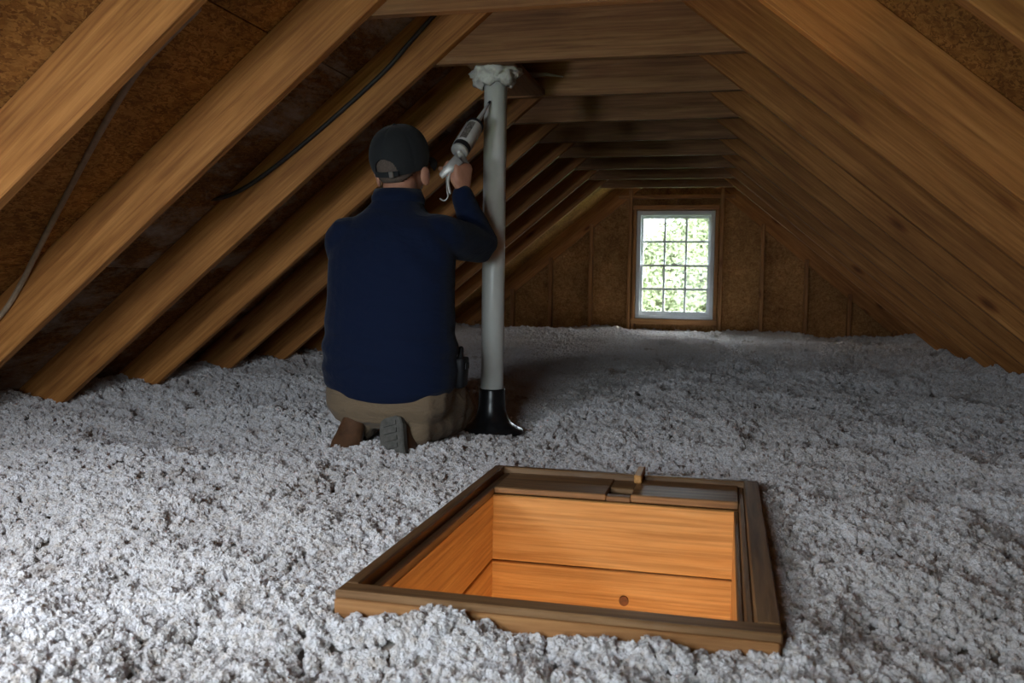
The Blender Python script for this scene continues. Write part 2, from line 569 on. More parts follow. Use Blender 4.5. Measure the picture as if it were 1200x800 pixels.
def gable(name, yin, yout, hole, mat):
    """sheathing of a gable with a rectangular opening, one mesh"""
    x0, x1, z0, z1 = hole
    ztop = lambda x: zsheath(x) + .01
    polys = [[(-3.05, -.5), (x0, -.5), (x0, ztop(x0)), (-3.05, ztop(3.05))] if x0 <= 0 else None,
             [(x1, -.5), (3.05, -.5), (3.05, ztop(3.05)), (x1, ztop(x1))],
             [(x0, -.5), (x1, -.5), (x1, z0), (x0, z0)]]
    if x0 < 0 < x1: polys.append([(x0, z1), (x1, z1), (x1, ztop(x1)), (0, ztop(0)), (x0, ztop(x0))])
    if x1 <= 0:
        polys[1] = [(x1, -.5), (3.05, -.5), (3.05, ztop(3.05)), (0, ztop(0)), (x1, ztop(x1))]
        polys.append([(x0, z1), (x1, z1), (x1, ztop(x1)), (x0, ztop(x0))])
    vs, fs = [], []
    for p in polys:
        n = len(p); b = len(vs)
        for yy in (yin, yout):
            vs += [(q[0], yy, q[1]) for q in p]
        fs += [list(range(b, b + n)), list(range(b + n, b + 2 * n))[::-1]] + [[b + i, b + (i + 1) % n, b + n + (i + 1) % n, b + n + i] for i in range(n)]
    me = mesh_from(name, vs, fs)
    bm = bmesh.new(); bm.from_mesh(me); bmesh.ops.recalc_face_normals(bm, faces=bm.faces); bm.to_mesh(me); bm.free()
    return obj(name, me, mat)


wall_back = gable('wall_back', YF + .09, YF + .105, (-WX, WX, WZ0, WZ1), M['osb_wall'])
tag(wall_back, 'brown sheathed far gable wall with vertical pine studs around a window', None, kind='structure')


def stud(x, z0, z1, w=.040, y0=YF, d=.089, name='stud', par=None):
    return box(name, (x - w / 2, y0, z0), (x + w / 2, y0 + d, z1), M['stud'], par or wall_back)


for x in (.915, 1.365, 1.80, 2.25):
    for s in (-1, 1):
        ins = .10
        stud(s * x, -.28, zlow(x + .02) + (VD * .3), par=wall_back)
for s in (-1, 1):
    stud(s * .487, -.28, zlow(.507) + .10, .042)          # king stud
    stud(s * .438, WZ0 - .06, WZ1 + .045, .036)     # trimmer
    stud(s * .438, -.28, WZ0 - .065, .036, name='cripple_stud')
box('window_header', (-.462, YF - .004, WZ1 + .012), (.462, YF + .088, WZ1 + .060), M['stud'], wall_back)
box('rough_sill', (-.462, YF - .012, WZ0 - .062), (.462, YF + .088, WZ0 - .004), M['stud'], wall_back)
stud(.0, -.28, WZ0 - .064, .036, name='cripple_stud')
stud(.0, WZ1 + .062, WZ1 + .13, .036, name='cripple_stud')
box('top_plate', (-.62, YF + .002, WZ1 + .13), (.62, YF + .088, WZ1 + .17), M['stud'], wall_back)


# windows -------------------------------------------------------
def window(name, cx, y, z0, z1, w, facing, label, cols=3, rows=2):
    """double hung window; facing = -1 when the room lies on the -y side"""
    root = tag(empty(name, (cx, y, z0)), label, None, kind='structure')
    f = facing
    H = z1 - z0
    def part(nm, lo, hi, mat=M['vinyl'], par=root, bev=.002):
        o = box(nm, V((cx, y, z0)) + V((lo[0], min(lo[1] * -f, hi[1] * -f), lo[2])), V((cx, y, z0)) + V((hi[0], max(lo[1] * -f, hi[1] * -f), hi[2])), mat, None, bev)
        o.parent = par
        o.location = V(o.location) - V((cx, y, z0))
        return o
    fwid = .045
    h = w / 2
    part('jamb', (-h, 0, 0), (-h + fwid, .09, H)); part('jamb', (h - fwid, 0, 0), (h, .09, H))
    part('head', (-h + fwid, 0, H - .05), (h - fwid, .09, H)); part('sill', (-h + fwid, -.02, 0), (h - fwid, .09, .035))
    zm = .035 + (H - .085) * .5
    iw = h - fwid
    for nm, a, b, yy in (('lower_sash', .035, zm + .012, .018), ('upper_sash', zm - .012, H - .05, .052)):
        t = .026
        sash = part(nm, (-iw, yy, a), (-iw + t, yy + .03, b))      # one stile carries the sash
        base = V(sash.location)
        def sub(n2, lo, hi, mat=M['vinyl']):
            o = part(n2, lo, hi, mat)
            mw = Matrix.Translation(o.location) @ o.rotation_euler.to_matrix().to_4x4()
            ms = Matrix.Translation(sash.location) @ sash.rotation_euler.to_matrix().to_4x4()
            o.parent = sash
            o.matrix_local = ms.inverted() @ mw
            return o
        sub('stile', (iw - t, yy, a), (iw, yy + .03, b))
        bt = .045 if nm == 'lower_sash' else .024
        tt = .024 if nm == 'lower_sash' else .032
        sub('bottom_rail', (-iw + t, yy, a), (iw - t, yy + .03, a + bt)); sub('top_rail', (-iw + t, yy, b - tt), (iw - t, yy + .03, b))
        gw = (2 * iw - 2 * t) / cols
        gh = (b - a - bt - tt) / rows
        for i in range(1, cols):
            x = -iw + t + gw * i
            sub('muntin', (x - .012, yy + .004, a + bt), (x + .012, yy + .026, b - tt))
        for j in range(1, rows):
            z = a + bt + gh * j
            for i in range(cols):
                sub('muntin', (-iw + t + gw * i + (.012 if i else 0), yy + .004, z - .012), (-iw + t + gw * (i + 1) - (.012 if i < cols - 1 else 0), yy + .026, z + .012))
        for i in range(cols):
            for j in range(rows):
                sub('pane', (-iw + t + gw * i + .006, yy + .013, a + bt + gh * j + .006), (-iw + t + gw * (i + 1) - .006, yy + .017, a + bt + gh * (j + 1) - .006), M['glass'])
    part('sash_lock', (-.03, .0, zm + .012), (.03, .03, zm + .026), M['vinyl'])
    return root


window('window_1', 0, YF + .015, WZ0, WZ1, WX * 2, -1, 'white double-hung window with twelve panes in the far gable wall')
# near gable behind the camera, with a window added to brighten the foreground
NX0, NX1, NZ0, NZ1 = -.75, .25, .10, 1.28
wall_front = gable('wall_front', YB - .09, YB - .105, (NX0, NX1, NZ0, NZ1), M['osb_wall'])
tag(wall_front, 'brown sheathed near gable wall behind the viewer with one added window', None, kind='structure')
nm_ = (NX0 + NX1) / 2
window('added_window', nm_, YB - .015, NZ0, NZ1, NX1 - NX0, 1, 'white double-hung window added in the near gable behind the viewer to light the foreground')
for x in (NX0 - .021, NX1 + .021):
    stud(x, -.28, zlow(x), .040, YB - .089, par=wall_front)
for x in (-1.75, -1.3, .75, 1.2, 1.7):
    stud(x, -.28, zlow(abs(x) + .02), .040, YB - .089, par=wall_front)


def portal(name, c, sx, sz, rot):
    ld = bpy.data.lights.new(name, 'AREA'); ld.shape = 'RECTANGLE'; ld.size = sx; ld.size_y = sz
    ld.cycles.is_portal = True
    o = bpy.data.objects.new(name, ld); COL.objects.link(o); o.location = c; o.rotation_euler = rot
    return o


portal('window_portal', (0, YF + .13, (WZ0 + WZ1) / 2), WX * 2, WZ1 - WZ0, (R(-90), 0, 0))
portal('window_portal', (nm_, YB - .13, (NZ0 + NZ1) / 2), NX1 - NX0, NZ1 - NZ0, (R(90), 0, 0))

# ---------------------------------------------------------------- ceiling board below, hall and an added lamp
HX0, HX1, HY0, HY1 = -.125, .662, 1.487, 2.682      # outer rim of hatch
SX0, SX1, SY0, SY1 = -.076, .592, 1.575, 2.452      # inside of shaft
SB = -.62
vs, fs = [], []
for (x0, x1, y0, y1) in ((-3.1, SX0 - .02, YB - .11, YF + .11), (SX1 + .02, 3.1, YB - .11, YF + .11), (SX0 - .02, SX1 + .02, YB - .11, SY0 - .02), (SX0 - .02, SX1 + .02, SY1 + .02, YF + .11)):
    b = len(vs)
    vs += [(x, y, z) for z in (FZ - .015, FZ) for (x, y) in ((x0, y0), (x1, y0), (x1, y1), (x0, y1))]
    fs += [[b, b + 3, b + 2, b + 1], [b + 4, b + 5, b + 6, b + 7]] + [[b + i, b + (i + 1) % 4, b + 4 + (i + 1) % 4, b + 4 + i] for i in range(4)]
floor = obj('floor', mesh_from('floor', vs, fs), M['drywall'])
tag(floor, 'attic floor boarding hidden under the insulation', None, kind='structure')
hx0, hx1, hy0, hy1, hz = -.75, 1.25, .7, 3.3, -2.9
hv = [(x, y, z) for z in (hz, SB) for (x, y) in ((hx0, hy0), (hx1, hy0), (hx1, hy1), (hx0, hy1))]
hall = obj('wall_hall', mesh_from('wall_hall', hv, [[i, (i + 1) % 4, 4 + (i + 1) % 4, 4 + i] for i in range(4)]), M['drywall'])
tag(hall, 'pale walls of the hall below the hatch', None, kind='structure')
hf = obj('floor_hall', mesh_from('floor_hall', hv[:4], [[0, 1, 2, 3]]), M['hallfloor'])
tag(hf, 'oak floor of the hall below the hatch', None, kind='structure')
vs, fs = [], []
for (x0, x1, y0, y1) in ((hx0, SX0 - .02, hy0, hy1), (SX1 + .02, hx1, hy0, hy1), (SX0 - .02, SX1 + .02, hy0, SY0 - .02), (SX0 - .02, SX1 + .02, SY1 + .02, hy1)):
    b = len(vs); vs += [(x0, y0, SB), (x1, y0, SB), (x1, y1, SB), (x0, y1, SB)]; fs.append([b, b + 1, b + 2, b + 3])
hc = obj('ceiling_hall', mesh_from('ceiling_hall', vs, fs), M['drywall'])
tag(hc, 'pale ceiling of the hall around the hatch shaft', None, kind='structure')

# unseen uplighter added in the hall to light the hatch shaft from below
LX, LY, LZ = .26, 1.70, -1.45
lamp = tag(empty('added_floor_lamp', (LX, LY, hz)), 'unseen uplighter floor lamp added in the hall to light the hatch shaft', 'lamp')
def lathe(name, prof, mat, parent, n=32, smooth=True, caps=False):
    bm = bmesh.new()
    prev = None
    for (r, z) in prof:
        ring = [bm.verts.new((r * math.cos(2 * math.pi * i / n), r * math.sin(2 * math.pi * i / n), z)) for i in range(n)]
        if prev:
            for i in range(n): bm.faces.new((prev[i], prev[(i + 1) % n], ring[(i + 1) % n], ring[i]))
        else:
            if caps: bm.faces.new(ring[::-1])
        prev = ring
    if caps: bm.faces.new(prev)
    return obj(name, bm_mesh(name, bm), mat, parent, smooth=smooth)
lathe('base', [(.001, 0), (.14, .0), (.14, .02), (.02, .035), (.001, .036)], M['brass'], lamp)
lathe('pole', [(.013, .03), (.013, LZ - hz - .07)], M['brass'], lamp)
lathe('shade', [(.02, LZ - hz - .08), (.10, LZ - hz - .06), (.17, LZ - hz), (.165, LZ - hz + .002), (.095, LZ - hz - .05), (.02, LZ - hz - .07)], M['vinyl'], lamp)
m, nt, N, L, bs = new_mat('warm_bulb')
bs.inputs['Emission Color'].default_value = (1, .62, .28, 1); bs.inputs['Emission Strength'].default_value = 12
bm = bmesh.new(); bm_ellipsoid(bm, (0, 0, LZ - hz - .01), (.04, .04, .05))
obj('bulb', bm_mesh('bulb', bm), m, lamp, smooth=True)
ld = bpy.data.lights.new('lamp_light', 'POINT'); ld.energy = 29; ld.color = (1, .74, .44); ld.shadow_soft_size = .06
lo = bpy.data.objects.new('lamp_light', ld); COL.objects.link(lo); lo.parent = lamp; lo.location = (0, 0, LZ - hz + .06)

# ---------------------------------------------------------------- fill light added by the viewer's left shoulder, out of view, to brighten the foreground
WL = V((-.95, .40, .66))
wl = tag(empty('fill_light', WL), 'unseen light panel added near the viewer to brighten the foreground', 'fill light')
WD = V((-.02, .80, -.22)).normalized()
wx = WD.cross(V((0, 0, 1))).normalized(); wz = wx.cross(WD)
WM = Matrix((wx, WD, wz)).transposed()
bm = bmesh.new(); bm_box(bm, (-.17, -.05, -.13), (.17, -.004, .13), .008); bmesh.ops.transform(bm, verts=bm.verts, matrix=WM.to_4x4())
obj('housing', bm_mesh('housing', bm), M['black'], wl)
bm = bmesh.new(); bm_box(bm, (-.15, -.003, -.11), (.15, .0, .11)); bmesh.ops.transform(bm, verts=bm.verts, matrix=WM.to_4x4())
m, nt, N, L, bs = new_mat('lit_panel')
bs.inputs['Emission Color'].default_value = (.86, .93, 1, 1); bs.inputs['Emission Strength'].default_value = 6
obj('lens', bm_mesh('lens', bm), m, wl)
bm = bmesh.new(); bm_limb(bm, [(0, -.02, .10), (0, -.02, zlow(WL.x) + .15 - WL.z)], [.004, .004], 8); obj('hanger', bm_mesh('hanger', bm), M['black'], wl)
ld = bpy.data.lights.new('fill_light_beam', 'AREA'); ld.shape = 'RECTANGLE'; ld.size = .30; ld.size_y = .22; ld.energy = 9; ld.color = (.80, .89, 1); ld.spread = R(170)
lo = bpy.data.objects.new('fill_light_beam', ld); COL.objects.link(lo); lo.parent = wl; lo.location = WD * .004
lo.rotation_mode = 'QUATERNION'; lo.rotation_quaternion = WD.to_track_quat('-Z', 'Y')

# ---------------------------------------------------------------- hatch
hatch = tag(empty('attic_hatch', ((HX0 + HX1) / 2, (HY0 + HY1) / 2, 0)), 'open wooden attic hatch with a dark frame and bright orange pine shaft', 'hatch')
RZ = .034
tw, lw = .030, None
T = M['trimwood']
# outer rim boards
box('rim_board', (HX0, HY0, -.10), (HX1, HY0 + .046, RZ), T, hatch)
box('rim_board', (HX0, HY1 - .022, -.10), (HX1, HY1, RZ - .004), T, hatch)
box('rim_board', (HX0, HY0 + .0465, -.10), (HX0 + .028, HY1 - .0225, RZ), T, hatch)
box('rim_board', (HX1 - .042, HY0 + .0465, -.10), (HX1, HY1 - .0225, RZ), T, hatch)
# stops inside the rim, a step lower
box('stop_strip', (HX0 + .0285, HY0 + .047, -.06), (SX0 - .001, HY1 - .023, .012), T, hatch)
box('stop_strip', (SX1 + .013, HY0 + .047, -.06), (HX1 - .0425, HY1 - .023, .014), T, hatch)
box('jamb_strip', (SX1 + .0005, SY0 + .002, -.075), (SX1 + .0125, SY1 - .004, -.004), T, hatch)
box('stop_strip', (SX0, HY0 + .047, -.06), (SX1, SY0 - .001, .006), T, hatch)
# far ledge boards: two lid pieces with a notch between
NXa, NXb = .245, .315
ya, yb = SY1 + .004, HY1 - .0235
box('ledge_board', (SX0, ya, -.004), (NXa, yb, .014), T, hatch, long=0)
box('ledge_board', (NXb, ya, -.004), (SX1 + .012, yb, .018), T, hatch, long=0)
box('ledge_filler', (NXa + .0005, ya, -.006), (NXb - .0005, ya + .030, .010), T, hatch, long=0)
box('ledge_filler', (NXa + .0005, ya + .095, -.006), (NXb - .0005, yb, .012), T, hatch, long=0)
box('notch_floor', (NXa - .02, ya, -.05), (NXb + .02, yb, -.040), T, hatch, long=0)
box('latch_tab', (NXb - .006, HY1 - .085, .0185), (NXb + .016, HY1 + .05, .0305 + .012), M['shaft'], hatch, long=1)
# front apron, seen over the insulation
box('apron_board', (HX0 + .004, HY0 - .012, -.07), (HX1 - .004, HY0 - .0005, RZ - .012), M['stud'], hatch)
# shaft planks, two per side
zs = [(-.008, -.1955), (-.200, SB)]
for (z1, z0) in zs:
    box('shaft_plank', (SX0 - .018, SY1, z0), (SX1 + .018, SY1 + .018, z1), M['shaft'], hatch)
    box('shaft_plank', (SX0 - .018, SY0 - .018, z0), (SX1 + .018, SY0, z1), M['shaft'], hatch)
    box('shaft_plank', (SX0 - .018, SY0 + .0005, z0), (SX0, SY1 - .0005, z1), M['shaft'], hatch)
    box('shaft_plank', (SX1, SY0 + .0005, z0), (SX1 + .018, SY1 - .0005, z1), M['shaft'], hatch)
bm = bmesh.new()
bmesh.ops.create_cone(bm, cap_ends=True, segments=20, radius1=.014, radius2=.0125, depth=.004)
mk = plain('dark_knot', (.16, .055, .018), .5, .3, .4, 60, .1)
kn = obj('knot', bm_mesh('knot', bm), mk, hatch, V((.3025, SY1 - .0008, -.2823)) - V(hatch.location), (R(90), 0, 0))
kn.scale = (1, 1.1, 1)

# ---------------------------------------------------------------- insulation
PZ = -.016


def ground(x, y):
    x = np.asarray(x, float); y = np.asarray(y, float)
    p = np.stack([x, y], 1)
    z = .030 * vnoise(p * 1.3, 1) + .022 * vnoise(p * 3.1, 2) + .014 * vnoise(p * 7.0, 3) + .008 * vnoise(p * 15, 4)
    z = z - .012
    # banked slightly against the eaves and the far gable
    z += .07 * np.clip((np.abs(x) - 1.6) / .9, 0, 1) ** 2
    z += .065 * np.clip((y - 7.0) / 2.8, 0, 1)
    # hollow at the pipe and under the kneeling person
    d = np.hypot(x - PX, y - PY)
    w = np.exp(-(d / .28) ** 2); z = z * (1 - w) + (-.056) * w
    d = np.hypot((x + .68) / .42, (y - 3.2) / .45)
    w = np.exp(-d ** 3); z = z * (1 - w) + (-.012) * w
    # level around the hatch
    dx = np.maximum(np.maximum(HX0 - x, x - HX1), 0); dy = np.maximum(np.maximum(HY0 - y, y - HY1), 0)
    d = np.hypot(dx, dy)
    w = np.exp(-(d / .14) ** 2)
    z = z * (1 - .8 * w) + (-.010) * .8 * w
    # a little heaped over the front rim
    heap = np.exp(-((y - (HY0 - .055)) / .05) ** 2) * (np.exp(-((x - .10) / .09) ** 2) * .035 + np.exp(-((x - .45) / .10) ** 2) * .022)
    return z + heap


def grid(xs, ys):
    X, Y = np.meshgrid(xs, ys)
    x, y = X.ravel(), Y.ravel()
    z = ground(x, y)
    p = np.stack([x, y], 1)
    z = z + .0065 * vnoise(p * 38, 5) + .0055 * vnoise(p * 75, 6) + .012 * np.abs(vnoise(p * 17, 7)) - .014
    nx, ny = len(xs), len(ys)
    i, j = np.meshgrid(np.arange(nx - 1), np.arange(ny - 1))
    a = (j * nx + i).ravel()
    F = np.stack([a, a + 1, a + nx + 1, a + nx], 1)
    cx = X[:-1, :-1].ravel() + (xs[1] - xs[0]) / 2; cy = (Y[:-1, :-1].ravel() + Y[1:, :-1].ravel()) / 2
    keep = ~((cx > HX0 + .004) & (cx < HX1 - .004) & (cy > HY0 + .004) & (cy < HY1 - .004))
    return np.stack([x, y, z], 1), F[keep]


ys = [YB - .08]
while ys[-1] < YF + .085:
    y = ys[-1]
    ys.append(y + (.03 if y < .7 else .0125 if y < 3.2 else min(.035, .0125 + (y - 3.2) * .006)))
va, fa = grid(np.arange(-2.72, 2.73, .0165), np.array(ys))
me = bpy.data.meshes.new('loose_insulation')
me.vertices.add(len(va)); me.vertices.foreach_set('co', va.astype(np.float32).ravel())
me.loops.add(len(fa) * 4); me.loops.foreach_set('vertex_index', fa.astype(np.int32).ravel())
me.polygons.add(len(fa)); me.polygons.foreach_set('loop_start', np.arange(0, len(fa) * 4, 4, dtype=np.int32))
me.update(calc_edges=True); me.shade_smooth()
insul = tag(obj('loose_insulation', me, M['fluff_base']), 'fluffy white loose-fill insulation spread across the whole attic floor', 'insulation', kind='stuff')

# clumps of fluff over the bed
r = rng(5)
pts, scl = [], []
def scatter(y0, y1, dens, smin, smax):
    n = int((y1 - y0) * 5.3 * dens)
    y = r.uniform(y0, y1, n); x = r.uniform(-2.65, 2.65, n)
    # keep what a camera near this one could see
    lim_l = .557 - (np.maximum(y, 0) * 1.15 + .55); lim_r = .557 + (np.maximum(y, 0) * .55 + .75)
    k = (x > lim_l) & (x < lim_r)
    x, y = x[k], y[k]
    inside = (x > HX0 - .010) & (x < HX1 + .010) & (y > HY0 - .016) & (y < HY1 + .010)
    x, y = x[~inside], y[~inside]
    p = np.stack([x, y], 1)
    cl = vnoise(p * 9, 11)
    keep = r.uniform(-1.1, .9, len(x)) < cl + .55
    x, y, p = x[keep], y[keep], p[keep]
    s = r.uniform(smin, smax, len(x)) * (1 + .35 * vnoise(p * 6, 12))
    z = ground(x, y) + .008 * vnoise(p * 17, 7) + s * r.uniform(-.1, .75, len(x))
    pts.append(np.stack([x, y, z], 1)); scl.append(s)
scatter(.75, 3.3, 10500, .0045, .0130)
scatter(3.3, 5.5, 5200, .007, .016)
scatter(5.5, YF + .06, 2600, .010, .021)
pts = np.concatenate(pts); scl = np.concatenate(scl)
pm = bpy.data.meshes.new('insulation_tufts')
pm.vertices.add(len(pts)); pm.vertices.foreach_set('co', pts.astype(np.float32).ravel())
at = pm.attributes.new('tuft_scale', 'FLOAT', 'POINT'); at.data.foreach_set('value', scl.astype(np.float32))
tufts = obj('insulation_tufts', pm, M['fluff'], insul)
tag(tufts, kind='stuff')
ng = bpy.data.node_groups.new('tufts', 'GeometryNodeTree')
ng.interface.new_socket('Geometry', in_out='INPUT', socket_type='NodeSocketGeometry')
ng.interface.new_socket('Geometry', in_out='OUTPUT', socket_type='NodeSocketGeometry')
N, L = ng.nodes, ng.links
gi, go = N.new('NodeGroupInput'), N.new('NodeGroupOutput')
g2i = N.new('GeometryNodeGeometryToInstance')
for k in range(5):
    ico = N.new('GeometryNodeMeshIcoSphere'); ico.inputs['Radius'].default_value = 1; ico.inputs['Subdivisions'].default_value = 4
    sp = N.new('GeometryNodeSetPosition')
    pos = N.new('GeometryNodeInputPosition')
    n1 = N.new('ShaderNodeTexNoise'); n1.noise_dimensions = '4D'
    n1.inputs['W'].default_value = 3.7 * k + .3; n1.inputs['Scale'].default_value = 1.7; n1.inputs['Detail'].default_value = 5; n1.inputs['Roughness'].default_value = .72
    L.new(pos.outputs[0], n1.inputs['Vector'])
    sb_ = N.new('ShaderNodeVectorMath'); sb_.operation = 'SUBTRACT'; sb_.inputs[1].default_value = (.5, .5, .5)
    L.new(n1.outputs['Color'], sb_.inputs[0])
    sc_ = N.new('ShaderNodeVectorMath'); sc_.operation = 'SCALE'; sc_.inputs['Scale'].default_value = 2.7
    L.new(sb_.outputs[0], sc_.inputs[0])
    L.new(ico.outputs['Mesh'], sp.inputs['Geometry']); L.new(sc_.outputs[0], sp.inputs['Offset'])
    sm = N.new('GeometryNodeSetMaterial'); sm.inputs['Material'].default_value = M['fluff']
    L.new(sp.outputs[0], sm.inputs['Geometry'])
    L.new(sm.outputs[0], g2i.inputs[0])
iop = N.new('GeometryNodeInstanceOnPoints')
iop.inputs['Pick Instance'].default_value = True
rv = N.new('FunctionNodeRandomValue'); rv.data_type = 'FLOAT_VECTOR'
rv.inputs[0].default_value = (0, 0, 0); rv.inputs[1].default_value = (6.28, 6.28, 6.28)
na = N.new('GeometryNodeInputNamedAttribute'); na.data_type = 'FLOAT'; na.inputs[0].default_value = 'tuft_scale'
L.new(gi.outputs[0], iop.inputs['Points']); L.new(g2i.outputs[0], iop.inputs['Instance'])
L.new(rv.outputs[0], iop.inputs['Rotation']); L.new(na.outputs[0], iop.inputs['Scale'])
L.new(iop.outputs[0], go.inputs[0])
tufts.modifiers.new('tufts', 'NODES').node_group = ng

# ---------------------------------------------------------------- vent pipe
pipe = tag(empty('vent_pipe', (PX, PY, PZ)), 'white vertical vent pipe with a black boot rising through the insulation', 'pipe')
PR = .0470
lathe('pipe_tube', [(.038, -.24), (PR, -.24), (PR, TZ - PZ + .02), (.038, TZ - PZ + .02)], M['pvc'], pipe, 40)
prof = [(.135, -.012), (.130, .004), (.108, .014), (.082, .030), (.066, .056), (.058, .085), (.0555, .120), (.0535, .165), (.0525, .172), (PR + .0008, .172)]
lathe('rubber_boot', prof, M['rubber'], pipe, 40)
bm = bmesh.new()
r = rng(8)
prof = [(.052, -.055), (.062, -.062), (.075, -.052), (.086, -.040), (.080, -.026), (.094, -.022), (.104, -.010), (.096, 0.003), (.040, .004)]
prev = None
for q, (rr, z) in enumerate(prof):
    ring = []
    for i in range(44):
        a = 2 * math.pi * i / 44
        k = 1 + (.10 * math.sin(3 * a + 1.3 + q * .8) + .06 * math.sin(7 * a + q * 1.7) + .12 * r.uniform(-1, 1)) * (0 if q in (0, len(prof) - 1) else 1)
        ring.append(bm.verts.new((rr * k * math.cos(a), rr * k * math.sin(a), z + (.009 * r.uniform(-1, 1) + .008 * math.sin(5 * a + q) - .012 * max(0, math.cos(a - 2.6))) * (q < 6))))
    if prev:
        for i in range(44): bm.faces.new((prev[i], prev[(i + 1) % 44], ring[(i + 1) % 44], ring[i]))
    prev = ring
col = obj('sealant_collar', bm_mesh('sealant_collar', bm), M['sealant'], pipe, (0, 0, TZ + .002 - PZ), smooth=True)

# smear of sealant dragged along the tie behind the collar
bm = bmesh.new()
sm_ = [V((-0.419, 4.121, 1.551)), V((-0.354, 4.121, 1.556)), V((-0.282, 4.121, 1.557)), V((-0.202, 4.121, 1.543))]
bm_loft(bm, [(p - V((PX, PY, PZ)), V((0, 0, w)), V((0, -.003, 0))) for p, w in zip(sm_, (.020, .013, .008, .002))], 10)
obj('sealant_smear', bm_mesh('sealant_smear', bm), M['sealant'], pipe, smooth=True)

# ---------------------------------------------------------------- cables
def cable(name, pts, rad, mat, label):
    P = smooth_path(pts, sub=8)
    bm = bmesh.new(); bm_limb(bm, P, [rad] * len(P), 10)
    me = bm_mesh(name, bm)
    o = obj(name, me, mat, smooth=True)
    return tag(o, label, 'cable')


cable('electrical_cable', [V((-0.8501, 2.2000, 1.3229)), V((-0.9967, 2.2600, 1.2552)), V((-1.1434, 2.3400, 1.1969)), V((-1.3474, 2.4500, 1.0603)), V((-1.5902, 2.5800, 0.8697)), V((-1.7927, 2.6800, 0.6915)), V((-1.9074, 2.7250, 0.5707)), V((-1.9972, 2.7280, 0.4583)), V((-2.1579, 2.7280, 0.3230))],
      .0098, M['cable_g'], 'grey-brown cable hanging loosely across the leftmost roof bay')
cable('electrical_cable', [V((-0.5743, 3.4030, 1.6467)), V((-0.6862, 3.4030, 1.5345)), V((-0.7931, 3.4030, 1.4265)), V((-0.9756, 3.4030, 1.2783)), V((-1.1634, 3.4030, 1.1360)), V((-1.3077, 3.3990, 1.0340)), V((-1.4101, 3.3930, 0.9715)), V((-1.4951, 3.3830, 0.9361)), V((-1.5472, 3.3580, 0.9272))],
      .009, M['cable_d'], 'dark cable stapled along the rafter above the man')

# ---------------------------------------------------------------- kneeling person
PB = V((-.66, 3.16, -.012))
person = tag(empty('person', PB), 'person in navy shirt, khaki trousers and dark cap kneeling with back turned', 'person')


def pobj(name, me, mat, par=person, smooth=False):
    return obj(name, me, mat, par, smooth=smooth)


def lath(c, hw, hd, yaw=0.0, tilt=0.0):
    """horizontal ring: half width, half depth"""
    a = V((math.cos(yaw), math.sin(yaw), 0)) * hw
    b = V((-math.sin(yaw), math.cos(yaw), tilt)) * hd
    return (V(c), a, b)


TY = R(-6)
SHR, SHL = V((-.462, 3.15, .765)), V((-.842, 3.13, .752))
ELR, WRR = V((-.395, 3.41, .752)), V((-.428, 3.29, .935))
ELL, WRL = V((-.865, 3.27, .53)), V((-.80, 3.45, .335))
KNR, KNL = V((-.502, 3.45, .075)), V((-.86, 3.50, .060))
HIR, HIL = V((-.555, 3.17, .185)), V((-.765, 3.17, .185))
ANR, ANL = V((-.525, 3.09, .060)), V((-.770, 3.11, .060))

torso = [((-.658, 3.135, .165), .225, .150), ((-.659, 3.130, .205), .256, .166), ((-.660, 3.130, .26), .265, .172), ((-.660, 3.130, .34), .262, .172), ((-.658, 3.13, .45), .254, .165), ((-.656, 3.13, .56), .248, .158),
         ((-.655, 3.135, .66), .246, .152), ((-.655, 3.14, .73), .238, .145), ((-.655, 3.145, .785), .212, .130), ((-.652, 3.150, .825), .168, .108), ((-.650, 3.160, .857), .122, .090), ((-.647, 3.168, .890), .092, .080), ((-.645, 3.172, .912), .082, .074)]

# head ------------------------------------------------------------------
HC = V((-.642, 3.20, 1.036))
HQ = Quaternion((0, 0, 1), R(-9)) @ Quaternion((1, 0, 0), R(15))     # turned to the right, chin lifted
def hp(x, y, z): return HC + HQ @ V((x, y, z))       # y forward (face), x right, z up


def hand(bm, wrist, d, n, s, curl, spread=.06, size=1.0, thumb_curl=.6, out=.75):
    """palm and five fingers. d finger direction, n palm normal, s towards the thumb"""
    d, n, s = V(d).normalized(), V(n).normalized(), V(s).normalized()
    k = size
    kn = wrist + d * .085 * k
    bm_loft(bm, [(wrist - d * .012, s * .026 * k, n * .019 * k), (wrist + d * .02 * k, s * .033 * k, n * .017 * k), (wrist + d * .05 * k, s * .041 * k, n * .016 * k), (kn, s * .042 * k, n * .0145 * k), (kn + d * .012 * k, s * .039 * k, n * .010 * k)], 16, 2.6)
    lens = [(.043, .026, .022), (.048, .030, .024), (.045, .027, .023), (.035, .021, .020)]
    for i, ln in enumerate(lens):
        o = (.031 - .0205 * i) * k
        base = kn + s * o - n * .002
        ang = 0.0
        p = [base - d * .02 * k, base]
        dirv = d + s * (1.5 - i) * spread
        dirv.normalize()
        for j, l in enumerate(ln):
            ang += curl[j]
            p.append(p[-1] + (dirv * math.cos(ang) + n * math.sin(ang)) * l * k)
        rr = [.0105, .0105, .0095, .0088, .0075]
        P, Q = smooth_path(p, [x * k for x in rr], 3)
        bm_limb(bm, P, Q, 10)
    b = wrist + d * .022 * k + s * .026 * k
    dv = (d * .65 + s * out + n * .40).normalized()
    p = [b, b + dv * .038 * k]
    dv = (d * (1 - .4 * thumb_curl) + s * .25 + n * thumb_curl).normalized(); p.append(p[-1] + dv * .033 * k)
    dv = (d * (1 - .5 * thumb_curl) - s * .15 * thumb_curl + n * thumb_curl * 1.2).normalized(); p.append(p[-1] + dv * .026 * k)
    P, Q = smooth_path(p, [.0145 * k, .0125 * k, .0105 * k, .009 * k], 3)
    bm_limb(bm, P, Q, 10)


